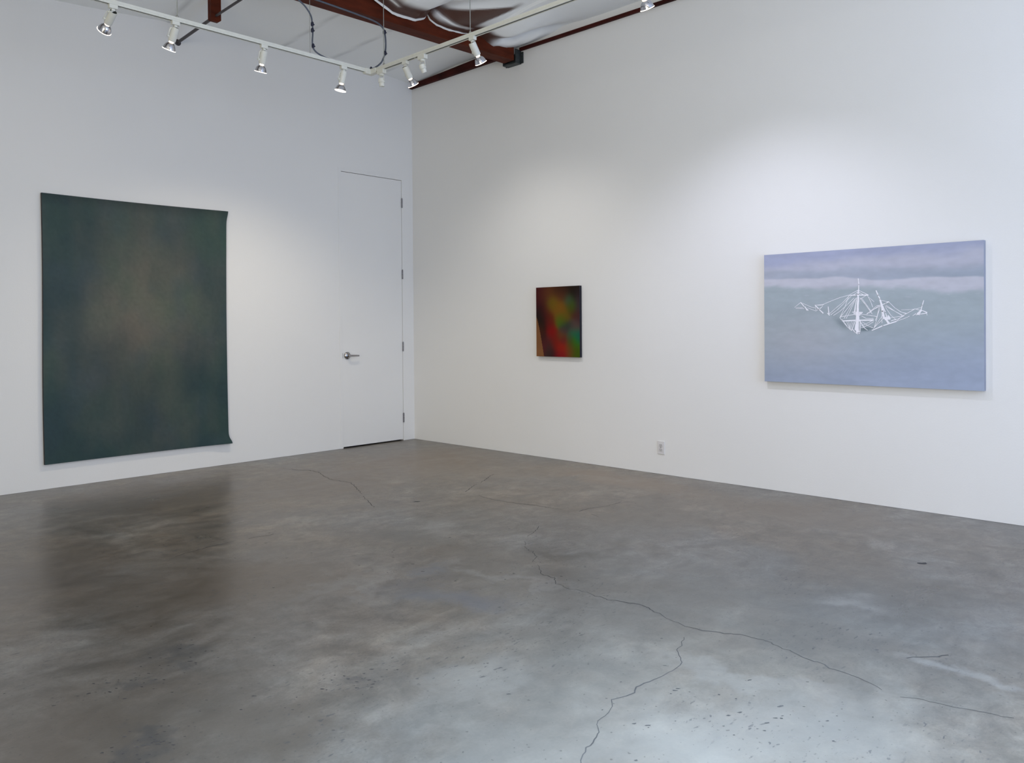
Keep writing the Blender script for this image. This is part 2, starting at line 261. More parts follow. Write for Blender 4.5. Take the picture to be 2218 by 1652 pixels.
    sp2 = ns(60, 1, 0.5); col = mix(math_('MULTIPLY', ramp(sp2, 0.715, 0.745), 0.6), col, (0.05, 0.05, 0.05))
    L.new(col, b.inputs['Base Color'])
    L.new(ramp(med, 0.3, 0.7, (0.27,)*3, (0.40,)*3), b.inputs['Roughness'])
    b.inputs['Specular IOR Level'].default_value = 0.5
    bp = N.new('ShaderNodeBump'); bp.inputs['Strength'].default_value = 0.12; bp.inputs['Distance'].default_value = 0.004
    L.new(fine, bp.inputs['Height']); L.new(bp.outputs[0], b.inputs['Normal'])
    return mt
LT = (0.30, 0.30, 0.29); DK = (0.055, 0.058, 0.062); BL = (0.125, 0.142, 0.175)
BLOBS = [
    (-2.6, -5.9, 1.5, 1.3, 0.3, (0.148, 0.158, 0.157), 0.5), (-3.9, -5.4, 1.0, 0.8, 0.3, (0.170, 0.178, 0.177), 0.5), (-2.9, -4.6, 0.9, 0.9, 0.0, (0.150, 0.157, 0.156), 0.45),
    (-0.9, -1.3, 1.2, 1.1, 0.3, (0.165, 0.122, 0.084), 0.75), (-0.6, -4.9, 0.5, 1.2, 0.1, (0.155, 0.120, 0.088), 0.7), (-2.3, -1.6, 1.0, 0.8, 0.0, (0.135, 0.105, 0.078), 0.6), (-1.6, -4.2, 0.7, 0.6, 0.3, (0.120, 0.104, 0.084), 0.55), (-3.6, -1.3, 1.3, 0.7, 0.0, (0.095, 0.078, 0.060), 0.6),
    (-4.6, -2.6, 0.8, 0.9, 0.4, (0.110, 0.090, 0.074), 0.65), (-0.45, -3.2, 0.35, 1.2, 0.0, (0.200, 0.146, 0.100), 0.75),
    (-5.2, -4.5, 1.1, 0.8, 0.3, (0.098, 0.082, 0.065), 0.75), (-4.35, -5.65, 0.35, 0.45, 0.3, (0.26, 0.26, 0.25), 0.4), (-4.75, -5.0, 0.38, 0.55, 0.3, (0.095, 0.084, 0.070), 0.75), (-4.1, -3.5, 0.9, 0.8, 0.2, (0.105, 0.078, 0.054), 0.75),
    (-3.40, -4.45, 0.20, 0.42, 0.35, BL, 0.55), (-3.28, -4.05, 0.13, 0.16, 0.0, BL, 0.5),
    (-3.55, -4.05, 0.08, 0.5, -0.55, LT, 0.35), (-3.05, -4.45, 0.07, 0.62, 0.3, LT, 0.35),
    (-2.25, -5.91, 0.14, 0.26, 0.5, LT, 0.6), (-3.42, -6.35, 0.35, 0.55, 0.3, LT, 0.4), (-3.9, -6.1, 0.55, 0.55, 0.5, LT, 0.6),  # larger pale patches paint part of the daylight pool into the floor colour
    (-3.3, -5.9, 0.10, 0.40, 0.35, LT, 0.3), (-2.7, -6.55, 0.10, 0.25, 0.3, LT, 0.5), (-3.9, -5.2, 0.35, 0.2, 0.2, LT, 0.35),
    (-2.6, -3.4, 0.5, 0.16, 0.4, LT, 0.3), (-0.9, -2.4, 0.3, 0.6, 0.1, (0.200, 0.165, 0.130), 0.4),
    (-2.9, -3.35, 0.35, 0.4, 0.3, (0.080, 0.076, 0.064), 0.5), (-2.45, -4.35, 0.14, 0.30, 0.2, (0.080, 0.076, 0.064), 0.6),
    (-4.67, -4.19, 0.10, 0.20, 0.9, DK, 0.6), (-5.02, -4.79, 0.09, 0.13, 0.3, DK, 0.65), (-4.90, -4.30, 0.06, 0.12, 0.8, DK, 0.55),
    (-4.27, -4.90, 0.06, 0.12, 0.2, DK, 0.5), 
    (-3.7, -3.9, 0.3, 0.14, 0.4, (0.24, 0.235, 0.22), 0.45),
]
DXA, DXB = -1.03, -0.15
fl = MB()
X0, Y0 = -9.2, -9.6
nx, ny = 20, 20
fl.add([(X0+(0.0-X0)*i/nx, Y0+(0.0-Y0)*j/ny, 0.0) for j in range(ny+1) for i in range(nx+1)],
       [(j*(nx+1)+i, j*(nx+1)+i+1, (j+1)*(nx+1)+i+1, (j+1)*(nx+1)+i) for j in range(ny) for i in range(nx)], 0)
random.seed(3)
for ci, crk in enumerate(CRACKS):                                   # hairline cracks in the slab
    P = []
    for a, c in zip(crk[:-1], crk[1:]):
        a = Vector((a[0], a[1], 0)); c = Vector((c[0], c[1], 0)); n = max(2, int((c-a).length/0.02))
        for k in range(n): P.append(a.lerp(c, k/n) + Vector((noise.noise(Vector((k*0.9, a.x*9, ci)))*0.016, noise.noise(Vector((k*0.9, a.y*9, ci+5)))*0.016, 0)))
    for i in range(len(P)-1):
        g = noise.noise(Vector((P[i].x*4, P[i].y*4, 2.0+ci)))
        if g < -0.48: continue
        wdt = (0.0009 + 0.0014*max(0, g+0.25)) * (1.2 if ci in (3, 4) else 1.7)
        d = P[i+1]-P[i]
        if d.length < 1e-6: continue
        nrm = Vector((-d.y, d.x, 0)).normalized()*wdt; z = Vector((0, 0, 0.0006))
        fl.add([P[i]-nrm+z, P[i+1]-nrm+z, P[i+1]+nrm+z, P[i]+nrm+z], [(0, 1, 2, 3)], 1)
fl.add([(DXA, 0, 0), (DXB, 0, 0), (DXB, 0.14, 0), (DXA, 0.14, 0)], [(0, 1, 2, 3)], 0)
def chip(x, y, r, st, ang):                                        # small dark chip in the slab surface
    n = 9; vs = []
    for k in range(n):
        a = 2*PI*k/n; rr_ = r*random.uniform(0.45, 1.2); px_, py_ = rr_*math.cos(a)*st, rr_*math.sin(a)
        vs.append((x+px_*math.cos(ang)-py_*math.sin(ang), y+px_*math.sin(ang)+py_*math.cos(ang), 0.0006))
    fl.add(vs, [tuple(range(n))], 1)
random.seed(12)
for cx_, cy_, n_, sp_ in ((-4.67, -4.19, 26, 0.09), (-4.94, -4.24, 16, 0.07), (-5.02, -4.79, 34, 0.06), (-4.27, -4.90, 22, 0.07), (-4.55, -4.85, 8, 0.10), (-4.85, -4.45, 14, 0.12), (-3.75, -5.95, 26, 0.25), (-3.4, -2.7, 8, 0.15), (-3.9, -3.3, 10, 0.3), (-3.3, -3.9, 18, 0.25), (-3.5, -6.15, 18, 0.15), (-2.9, -4.45, 8, 0.12)):
    for k in range(n_): chip(random.gauss(cx_, sp_), random.gauss(cy_, sp_), random.uniform(0.0015, 0.0048), random.uniform(1.2, 3.0), random.uniform(-1.1, -0.5))
for k in range(130): chip(random.uniform(-5.4, -0.6), random.uniform(-6.9, -1.2), random.uniform(0.001, 0.0035), random.uniform(1, 2.5), random.uniform(-1.2, 0.4))
chip(-2.16, -2.66, 0.016, 1.9, -0.75); chip(-1.31, -5.96, 0.020, 1.5, -0.7)
def foot_line(p, q, nrm):                                          # uneven dark strip, painted shading where slab meets wall
    p = Vector(p); q = Vector(q); nrm = Vector(nrm); n = int((q-p).length/0.03)
    for k in range(n):
        a, c = p.lerp(q, k/n), p.lerp(q, (k+1)/n)
        w0 = 0.006+0.010*noise.noise(Vector((k*0.21, p.x, p.y+3))); w1 = 0.006+0.010*noise.noise(Vector(((k+1)*0.21, p.x, p.y+3)))
        if w0 <= 0.0005 or w1 <= 0.0005: continue
        z = Vector((0, 0, 0.0007)); fl.add([a+z, c+z, c+nrm*w1+z, a+nrm*w0+z], [(0, 1, 2, 3)], 1)
foot_line((0, 0, 0), (0, -8, 0), (-1, 0, 0)); foot_line((0, 0, 0), (-6, 0, 0), (0, -1, 0))
M_crack = mat('crack_dirt_and_foot_shade', (0.075, 0.075, 0.078), 0.9, var=(12, 0.4))
floor = tag(fl.build('floor', [floor_material(), M_crack]), kind='structure')

# ------------------------------------------------------------------ walls
H = 4.55
DX0, DX1, DZ = -0.992, -0.162, 3.004        # door leaf
FR = 0.038                                  # flush frame width
b = MB(); b.box(-9.2, DX0-FR, 0, 0.15, 0, H); b.box(DX1+0.012, 0.15, 0, 0.15, 0, H); b.box(DX0-FR, DX1+0.012, 0, 0.15, DZ+FR, H)
tag(b.build('wall_left', M_wall), kind='structure')
# right wall with a slightly wavering foot
b = MB(); b.box(0, 0.15, -9.75, 0, 0, H)
tag(b.build('wall_right', M_wall), kind='structure')
b = MB()
b.box(-9.35, WIN['x0'], -9.75, -9.6, 0, H); b.box(WIN['x1'], 0, -9.75, -9.6, 0, H)
b.box(WIN['x0'], WIN['x1'], -9.75, -9.6, WIN['z1'], H); b.box(WIN['x0'], WIN['x1'], -9.75, -9.6, 0, WIN['z0'])
tag(b.build('wall_back', M_wall), kind='structure')
b = MB(); b.box(-9.35, -9.2, -9.75, SW['y0'], 0, H); b.box(-9.35, -9.2, SW['y1'], 0.15, 0, H)
b.box(-9.35, -9.2, SW['y0'], SW['y1'], 0, SW['z0']); b.box(-9.35, -9.2, SW['y0'], SW['y1'], SW['z1'], H); tag(b.build('wall_side', M_wall), kind='structure')
b = MB()
for k in range(5):
    y = SW['y0']+0.025 + (SW['y1']-SW['y0']-0.05)*k/4; b.box(-9.30, -9.22, y-0.025, y+0.025, SW['z0'], SW['z1'])
b.box(-9.30, -9.22, SW['y0'], SW['y1'], SW['z0'], SW['z0']+0.05); b.box(-9.30, -9.22, SW['y0'], SW['y1'], SW['z1']-0.05, SW['z1'])
tag(b.build('added_side_window', M_winframe), kind='structure')  # frame for the added side opening, out of view
b = MB()
for k in range(5):
    x = WIN['x0']+0.025 + (WIN['x1']-WIN['x0']-0.05)*k/4; b.box(x-0.025, x+0.025, -9.70, -9.62, WIN['z0'], WIN['z1'])
b.box(WIN['x0'], WIN['x1'], -9.70, -9.62, WIN['z0'], WIN['z0']+0.05); b.box(WIN['x0'], WIN['x1'], -9.70, -9.62, WIN['z1']-0.05, WIN['z1'])
tag(b.build('window_1', M_winframe), kind='structure')

# ------------------------------------------------------------------ door
d = empty('door_1', ((DX0+DX1)/2, 0, 0)); tag(d, kind='structure')
ox = -(DX0+DX1)/2
b = MB(); b.box(DX0+0.003+ox, DX1-0.003+ox, 0.003, 0.047, 0.014, DZ-0.004); b.build('door_leaf', M_door, d, bevel=0.0015)
b = MB()
b.box(DX0-FR+ox, DX0+ox, -0.004, 0.10, 0, DZ+FR); b.box(DX0+ox, DX1+ox, -0.004, 0.10, DZ, DZ+FR); b.box(DX1+ox, DX1+0.012+ox, -0.001, 0.10, 0, DZ+FR)
b.build('door_frame', M_door, d, bevel=0.001)
b = MB(); b.box(DX0+ox, DX1+ox, 0.06, 0.10, 0.0, DZ); b.build('door_recess', M_dark, d)
for z in (2.74, 1.917, 1.084, 0.262):
    b = MB(); xh = DX1+ox
    b.lathe([(0.0085, -0.052), (0.0085, -0.018)], 10, c=(xh, -0.004, z)); b.lathe([(0.0085, -0.0165), (0.0085, 0.0165)], 10, c=(xh, -0.004, z)); b.lathe([(0.0085, 0.018), (0.0085, 0.052)], 10, c=(xh, -0.004, z))
    b.lathe([(0.003, 0.052), (0.006, 0.056), (0.002, 0.060)], 8, c=(xh, -0.004, z))
    b.box(xh-0.004, xh+0.006, 0.0, 0.02, z-0.05, z+0.05)
    b.build('hinge', M_hinge, d)
hx, hz = -0.932+ox, 1.006
b = MB(); b.lathe([(0.040, 0.003), (0.041, -0.004), (0.036, -0.012), (0.020, -0.020), (0.014, -0.022), (0.013, -0.052), (0.016, -0.056), (0.014, -0.066), (0.0, -0.067)], 28, 'y', (hx, 0, hz), cap0=True, cap1=False)
hd = b.build('door_handle', M_chrome, d, smooth=True)
b = MB(); b.tube(smooth_path([(hx, -0.056, hz), (hx+0.03, -0.060, hz), (hx+0.075, -0.058, hz-0.001), (hx+0.118, -0.050, hz-0.003)], 4), 0.0095, 10); b.build('lever', M_chrome, hd, smooth=True)
b = MB(); b.box(DX0+ox+0.003, DX0+ox+0.006, -0.001, 0.02, hz-0.028, hz+0.028); b.build('latch_plate', M_hinge, d)

# ------------------------------------------------------------------ outlet
ol = empty('wall_outlet', (0, -3.409, 0.235)); tag(ol, 'white plastic duplex power outlet low on the right wall', 'outlet')
b = MB(); b.box(-0.007, 0, -0.036, 0.036, -0.058, 0.058); b.build('cover_plate', M_plate, ol, bevel=0.003)
for s in (-1, 1):
    b = MB(); zc = s*0.0195
    vs = []; n = 20
    for h in (-0.007, -0.0095):
        for k in range(n):
            a = 2*PI*k/n; vs.append((h, max(-0.0165, min(0.0165, 0.0185*math.cos(a))), zc+max(-0.0140, min(0.0140, 0.0185*math.sin(a)))))
    b.add(vs, [tuple(range(n, 2*n))] + [(k, (k+1) % n, n+(k+1) % n, n+k) for k in range(n)])
    rc = b.build('receptacle', M_recept, ol)
    b = MB()
    for yy in (-0.006, 0.006): b.box(-0.0100, -0.0090, yy-0.0011, yy+0.0011, zc-0.001, zc+0.008)
    b.lathe([(0.0025, -0.0100), (0.0025, -0.0090)], 8, 'x', (0, 0, zc-0.007)); b.build('prong_slots', M_slot, rc)
b = MB(); b.lathe([(0.0035, -0.0085), (0.0035, -0.006)], 10, 'x'); b.build('screw', M_hinge, ol)

# ------------------------------------------------------------------ ceiling: white vinyl faced insulation quilts
def interp(tab, x):
    if x <= tab[0][0]: return tab[0][1]
    for (a, fa), (c, fc) in zip(tab[:-1], tab[1:]):
        if x <= c: return fa+(fc-fa)*(x-a)/(c-a)
    return tab[-1][1]
CEIL = [(-9.2, 4.0), (-4.6, 4.0), (-3.58, 4.062), (-2.89, 4.119), (-1.98, 4.188), (-1.05, 4.207), (-0.365, 4.171), (0, 4.14)]
SEAMS = (-4.15, -2.9, -1.72, -1.12, -0.50)
def z_far(x, y):
    z0 = interp(CEIL, x); z = z0 + (4.195-z0)*sstep(0, -0.9, y)
    z += 0.010*fbm(x*1.5, y*1.5, 3) 
    for s in SEAMS: z -= 0.010*math.exp(-((x-s-0.08*(y+0.6))/0.035)**2)
    return z
b = MB(); nx, ny = 220, 22
FY0, FY1 = -1.66, 0.0
b.add([(-9.2+9.2*i/nx, FY0+(FY1-FY0)*j/ny, z_far(-9.2+9.2*i/nx, FY0+(FY1-FY0)*j/ny)) for j in range(ny+1) for i in range(nx+1)],
      [(j*(nx+1)+i, (j+1)*(nx+1)+i, (j+1)*(nx+1)+i+1, j*(nx+1)+i+1) for j in range(ny) for i in range(nx)])
M_vinyl = mat('white_vinyl_facing', (0.86, 0.88, 0.87), 0.38, 0, 0.5, bump=(9, 0.25, 0.01), var=(3, 0.03))
NYL = -1.715
LIP = [(-9.2, 4.16), (-3.2, 4.16), (-2.9, 4.10), (-2.5, 4.09), (-2.12, 4.17), (-1.99, 4.178), (-1.864, 4.164), (-1.767, 4.130), (-1.678, 4.106), (-1.618, 4.082), (-1.515, 4.080), (-1.357, 4.088), (-1.25, 4.128), (-1.218, 4.174), (-1.19, 4.135), (-1.11, 4.107), (-0.967, 4.100), (-0.791, 4.108), (-0.66, 4.13), (-0.55, 4.13), (-0.45, 4.09), (-0.38, 4.075), (-0.3, 4.095), (-0.2, 4.105), (-0.1, 4.13), (-0.05, 4.15), (0, 4.17)]
RIDGES = ((-1.22, 0.16), (-0.40, 0.10), (-2.05, 0.16))
def z_near(x, y):
    l = interp(LIP, x); t = NYL-y
    z = l + (4.215-l)*sstep(0.10, 0.95, t) + 0.02*sstep(0, 0.1, t)*(1 if x < -0.6 else 0)
    for rx, wd in RIDGES: z += 0.085*math.exp(-((x-rx-0.55*t)/wd)**2)*sstep(0.02, 0.16, t)*sstep(0.9, 0.3, t)
    z = max(z, l)
    z += 0.010*fbm(x*2.2, y*2.2, 9)*sstep(0, 0.2, t)
    z += 0.010*fbm(x*14, y*3, 5)*sstep(0.5, 0.1, t)*sstep(-1.3, -0.3, x)
    return z
ys = [NYL] + [NYL-0.02*k for k in range(1, 31)] + [NYL-0.6-0.12*k for k in range(1, 12)] + [-9.6+0.0*k for k in range(1)]
ys = [y for y in ys if y >= -9.6]; 
ys2 = sorted(set(ys + [-3.5, -4.5, -5.5, -6.1, -6.15, -7.65, -7.7, -8.5]), reverse=True)
xs = sorted(set([-9.2+0.1*k for k in range(65)] + [-2.8+0.02*k for k in range(141)] + [SKY['x']-SKY['s']/2, SKY['x']+SKY['s']/2]))
xs = [x for x in xs if x <= 0.0001]
sx0, sx1 = SKY['x']-SKY['s']/2, SKY['x']+SKY['s']/2; sy0, sy1 = SKY['y']-SKY['s']/2, SKY['y']+SKY['s']/2
ys2 = sorted(set(ys2 + [sy0, sy1]), reverse=True)
nb = len(xs); vs = [(x, y, z_near(x, y)) for y in ys2 for x in xs]; fs = []; mis = []
for j in range(len(ys2)-1):
    for i in range(nb-1):
        xm, ym = (xs[i]+xs[i+1])/2, (ys2[j]+ys2[j+1])/2
        if sx0 < xm < sx1 and sy0 < ym < sy1: continue            # opening of the roof light
        fs.append((j*nb+i, j*nb+i+1, (j+1)*nb+i+1, (j+1)*nb+i))
b.add(vs, fs)
for (x0, x1, y0, y1) in ((sx0-0.03, sx0, sy0-0.03, sy1+0.03), (sx1, sx1+0.03, sy0-0.03, sy1+0.03), (sx0, sx1, sy0-0.03, sy0), (sx0, sx1, sy1, sy1+0.03)):
    b.box(x0, x1, y0, y1, 4.18, 4.55)
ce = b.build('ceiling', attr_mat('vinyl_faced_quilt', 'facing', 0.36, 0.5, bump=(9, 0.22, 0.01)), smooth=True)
VW = (0.91, 0.93, 0.925); REFL_BROWN = (0.085, 0.040, 0.030)
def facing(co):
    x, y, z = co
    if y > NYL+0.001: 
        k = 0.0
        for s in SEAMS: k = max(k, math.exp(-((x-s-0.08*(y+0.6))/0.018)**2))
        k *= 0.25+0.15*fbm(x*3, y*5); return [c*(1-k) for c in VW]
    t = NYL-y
    # brown reflection of the beam painted into the facing, white ridges left along it
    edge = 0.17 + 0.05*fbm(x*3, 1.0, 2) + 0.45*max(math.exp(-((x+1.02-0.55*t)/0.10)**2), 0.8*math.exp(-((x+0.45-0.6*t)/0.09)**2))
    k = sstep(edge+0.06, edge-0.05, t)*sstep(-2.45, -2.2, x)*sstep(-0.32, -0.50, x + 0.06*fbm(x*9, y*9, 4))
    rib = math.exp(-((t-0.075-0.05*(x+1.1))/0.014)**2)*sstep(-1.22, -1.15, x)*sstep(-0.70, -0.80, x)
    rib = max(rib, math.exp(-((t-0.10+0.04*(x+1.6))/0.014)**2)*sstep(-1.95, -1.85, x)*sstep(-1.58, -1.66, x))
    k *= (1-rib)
    return [VW[i]*(1-k)+REFL_BROWN[i]*k for i in range(3)]
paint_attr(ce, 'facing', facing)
tag(ce, kind='structure')
# the roof deck that closes the room above the quilts
b = MB(); b.box(-9.35, sx0-0.03, -9.75, 0.15, H, H+0.1); b.box(sx1+0.03, 0.15, -9.75, 0.15, H, H+0.1)
b.box(sx0-0.03, sx1+0.03, sy1+0.03, 0.15, H, H+0.1); b.box(sx0-0.03, sx1+0.03, -9.75, sy0-0.03, H, H+0.1)
tag(b.build('roof_deck_slab', mat('roof_deck', (0.3, 0.3, 0.3), 0.8, var=(2, 0.1))), kind='structure')

# rolled white selvedge hanging at the edge of each quilt (part of the ceiling lining)
def lip_strip(x0, x1, name, hgt=0.020, amp=0.004):
    b = MB(); n = 60; top = []; 
    vs = []
    for k in range(n+1):
        x = x0+(x1-x0)*k/n; z = interp(LIP, x)+0.003*fbm(x*9, 3)
        h = hgt*(0.45+0.55*math.sin(PI*k/n)**0.5)*(1+0.4*fbm(x*12, 8)); yw = 0.006*fbm(x*7, 1)
        vs += [(x, NYL+0.004+yw, z+0.012), (x, NYL-0.010+yw, z+0.004), (x, NYL-0.012+yw, z-h*0.5), (x, NYL-0.002+yw, z-h), (x, NYL+0.004+yw, z-h*0.6)]
    fs = []
    for k in range(n):
        for j in range(5): fs.append((k*5+j, k*5+(j+1) % 5, (k+1)*5+(j+1) % 5, (k+1)*5+j))
    fs += [(0, 1, 2, 3, 4), tuple(n*5+j for j in range(5))]
    b.add(vs, fs); o = b.build(name, M_vinyl, ce, smooth=True); return o
lip_strip(-1.86, -1.235, 'insulation_edge'); lip_strip(-1.215, -0.69, 'insulation_edge', 0.014)

# ------------------------------------------------------------------ beam with its bracket, ledgers
bm_ = empty('roof_beam', (-4.6, -1.62, 4.0)); tag(bm_, 'red-brown painted roof beam running to the right wall', 'beam')
b = MB()
n = 46; vs = []
for k in range(n+1):
    x = -9.1+4.6 + (9.0)*k/n; wx = x-4.6; yo = -1.55-0.0345*(wx+1.6)-0.0+1.62; w_ = 0.145
    yo = max(min(yo, 0.2), -0.2)
    vs += [(x, yo, 0), (x, yo-w_, 0), (x, yo-w_, 0.30), (x, yo, 0.30)]
fs = [(0, 1, 2, 3), tuple(n*4+j for j in (3, 2, 1, 0))]
for k in range(n):
    for j in range(4): fs.append((k*4+j, k*4+(j+1) % 4, (k+1)*4+(j+1) % 4, (k+1)*4+j))
b.add(vs, fs); b.build('beam_timber', M_beam, bm_)
b = MB()
xw = 4.6; y0 = 0.03
b.box(xw-0.085, xw-0.002, y0-0.168, y0-0.156, -0.02, 0.12); b.box(xw-0.085, xw-0.002, y0+0.006, y0+0.018, -0.02, 0.12)
b.box(xw-0.080, xw-0.002, y0-0.160, y0+0.010, -0.020, -0.003); b.box(xw-0.012, xw-0.002, y0-0.20, y0+0.045, -0.015, 0.10)
for yy in (-0.184, 0.03):
    for zz in (0.01, 0.07): b.lathe([(0.008, xw-0.022), (0.008, xw-0.012)], 6, 'x', (0, y0+yy, zz))
b.build('steel_hanger', M_steel, bm_, bevel=0.002)

b = MB()
def led(x0, x1, y0, y1, za0, za1, zb0, zb1):
    b.add([(x0, y0, za0), (x1, y0, za0), (x1, y0, zb0), (x0, y0, zb0), (x0, y1, za1), (x1, y1, za1), (x1, y1, zb1), (x0, y1, zb1)],
          [(0, 3, 2, 1), (4, 5, 6, 7), (0, 1, 5, 4), (1, 2, 6, 5), (2, 3, 7, 6), (3, 0, 4, 7)])
led(-0.04, -0.002, -0.01, -1.56, 4.080, 4.092, 4.124, 4.192)
tag(b.build('wall_ledger', M_ledger), 'dark red ledger board along the top of the right wall between corner and beam', 'ledger board', 'ledger boards under the roof')
b = MB()
led(-0.03, -0.002, -1.755, -9.5, 4.112, 4.124, 4.142, 4.150)
tag(b.build('wall_ledger', M_ledger), 'thin dark red ledger strip along the right wall on the camera side of the beam', 'ledger board', 'ledger boards under the roof')

# hanging post and pipe
ps = empty('hanging_post', (-2.765, -0.725, 3.955)); tag(ps, 'short red-brown timber post hanging from the ceiling above the light track', 'post')
b = MB(); b.box(-0.045, 0.045, -0.030, 0.030, 0.012, 0.26)
b.add([(-0.045, -0.03, 0.012), (0.045, -0.03, 0.012), (0.045, 0.03, 0.012), (-0.045, 0.03, 0.012), (-0.03, -0.018, 0), (0.03, -0.018, 0), (0.03, 0.018, 0), (-0.03, 0.018, 0)],
      [(0, 1, 5, 4), (1, 2, 6, 5), (2, 3, 7, 6), (3, 0, 4, 7), (4, 5, 6, 7)])
b.build('post_timber', M_beam, ps)
b = MB(); b.tube([(-2.765, 0.02, 3.955), (-2.765, -0.693, 3.998)], 0.014, 10)
b.tube([(-2.765, -0.757, 4.0), (-2.765, -1.56, 4.03)], 0.011, 10)
b.lathe([(0.03, -0.02), (0.028, -0.008), (0.016, -0.004)], 14, 'y', (-2.765, 0.018, 3.955))
tag(b.build('steel_pipe', M_pipe, smooth=True), 'dark grey pipe running from the left wall through the hanging post', 'pipe')

# ------------------------------------------------------------------ paintings
def canvas_grid(name, y0, y1, z0, z1, plane, depth, n, mcol, medge, parent, colorfn, shape=None, wallaxis='x'):
    # flat painted face plus wrapped sides; coordinates local to parent; u across, v down
    nu, nv = n; b = MB(); vs = []
    for j in range(nv+1):
        for i in range(nu+1):
            u, v = i/nu, j/nv; a = y0+(y1-y0)*u; z = z1+(z0-z1)*v; off = 0
            if shape: a, z, off = shape(u, v, a, z)
            vs.append((-depth-off, a, z) if wallaxis == 'x' else (a, -depth-off, z))
    fs = [(j*(nu+1)+i, j*(nu+1)+i+1, (j+1)*(nu+1)+i+1, (j+1)*(nu+1)+i) for j in range(nv) for i in range(nu)]
    b.add(vs, fs, 0)
    per = [i for i in range(nu+1)] + [(j)*(nu+1)+nu for j in range(1, nv+1)] + [nv*(nu+1)+i for i in range(nu-1, -1, -1)] + [j*(nu+1) for j in range(nv-1, 0, -1)]
    bv = [vs[i] for i in per] + [((-0.002, vs[i][1], vs[i][2]) if wallaxis == 'x' else (vs[i][0], -0.002, vs[i][2])) for i in per]
    m_ = len(per); b.add(bv, [(k, (k+1) % m_, m_+(k+1) % m_, m_+k) for k in range(m_)] + [tuple(range(m_, 2*m_))], 1)
    o = b.build(name, [mcol, medge], parent, smooth=False)
    me = o.data; ca = me.color_attributes.new('paint', 'FLOAT_COLOR', 'POINT')
    cnt = (nu+1)*(nv+1)
    for i in range(len(me.vertices)):
        if i < cnt: c = colorfn((i % (nu+1))/nu, (i//(nu+1))/nv)
        else: c = (0.1, 0.1, 0.1)
        ca.data[i].color = (*c, 1)
    return o
# large dark canvas
def c1(u, v):
    e = min(u, 1-u)*1.6; t = min(v, 1-v)*2.2
    cen = math.exp(-(((u-0.52)/0.36)**2*1.1 + ((v-0.44)/0.40)**2)*1.1)
    n1 = fbm(u*3.2, v*3.5, 1.0, 5, 0.55); n2 = fbm(u*9, v*2.2, 4.0, 4); n3 = fbm(u*60, v*75, 8, 2)
    k = max(0, min(1, cen*0.95+0.55*n1+0.25*n2))
    teal = lin((37, 56, 57)); brown = lin((86, 82, 73)); green = lin((55, 76, 62)); blue = lin((45, 62, 74))
    g = max(0, min(1, 0.18+1.3*fbm(u*4+3, v*4, 12)+0.30*sstep(0.7, 0.95, u)*sstep(0.35, 0.1, v)))*0.55
    bl = max(0, min(1, 1.4*fbm(u*5, v*5, 22)))*0.5
    c = [teal[i]*(1-k)+brown[i]*k for i in range(3)]
    c = [c[i]*(1-g)+green[i]*g for i in range(3)]; c = [c[i]*(1-bl)+blue[i]*bl for i in range(3)]
    f = (1+0.16*n3)*(1-0.30*(1-sstep(0, 0.05, v)))*(0.92+0.25*n1)
    return tuple(x*f*1.35 for x in c)
def s1(u, v, a, z):
    rgt = sstep(0.85, 1.0, u); a += rgt*(0.018*math.exp(-((v)/0.03)**2) + 0.030*math.exp(-((1-v)/0.022)**2)) - 0.010*rgt*math.sin(PI*v)
    lft = sstep(0.15, 0.0, u); a += lft*0.004*math.sin(PI*v*2)
    z += -0.006*math.sin(PI*u)*(1 if v < 0.5 else -0.6)*abs(2*v-1)
    off = 0.006*math.sin(PI*u)*math.sin(PI*v) + rgt*0.018*math.exp(-((1-v)/0.03)**2)
    return a, z, off
p1 = empty('large_dark_painting', (-3.115, 0, 0.205)); tag(p1, 'large unframed dark green-brown abstract canvas on the left wall', 'painting')
canvas_grid('canvas', -3.924+3.115, -2.322+3.115, 0.0, 2.440-0.205, 0, 0.030, (110, 150), attr_mat('dark_oil_paint', 'paint', 0.55, 0.3, bump=(70, 0.3, 0.003)), M_canvas_edge, p1, c1, s1, 'y')
# small abstract
G2 = [(.12,.12,(62,8,18),.12,.14),(.28,.10,(92,50,20),.14,.08),(.38,.24,(98,86,8),.09,.07),(.52,.32,(116,76,14),.16,.11),(.75,.19,(52,82,58),.07,.05),(.82,.29,(55,76,14),.09,.07),
 (.88,.06,(26,16,7),.2,.10),(.55,.05,(60,30,14),.15,.06),(.60,.14,(80,40,25),.10,.05),(.97,.3,(58,42,50),.06,.14),(.92,.40,(76,32,22),.10,.05),(.25,.38,(72,4,14),.09,.10),(.33,.50,(92,14,10),.08,.07),(.35,.62,(128,8,8),.08,.08),(.34,.46,(85,25,8),.06,.06),(.44,.77,(110,20,8),.09,.08),
 (.58,.88,(138,28,12),.12,.08),(.56,.98,(118,12,24),.10,.05),(.78,.90,(100,60,25),.07,.09),(.10,.40,(28,14,10),.08,.10),(.15,.54,(22,20,8),.10,.10),(.10,.66,(80,30,12),.06,.08),(.20,.80,(78,28,30),.09,.08),(.33,.88,(48,38,34),.07,.10),(.40,.96,(34,16,22),.07,.06),(.15,.72,(40,22,14),.06,.05),
 (.57,.48,(56,96,12),.09,.06),(.68,.45,(92,76,12),.08,.05),(.72,.55,(24,52,44),.10,.05),(.88,.56,(84,62,58),.09,.06),(.66,.62,(70,50,52),.07,.04),(.88,.66,(24,92,68),.09,.05),(.97,.72,(16,84,78),.05,.05),(.90,.77,(34,108,22),.09,.06),(.92,.92,(62,82,4),.09,.10),(.60,.70,(90,58,28),.08,.05),(.64,.76,(92,26,30),.06,.04),(.78,.73,(60,70,50),.05,.05),(.80,.80,(60,60,10),.06,.05)]
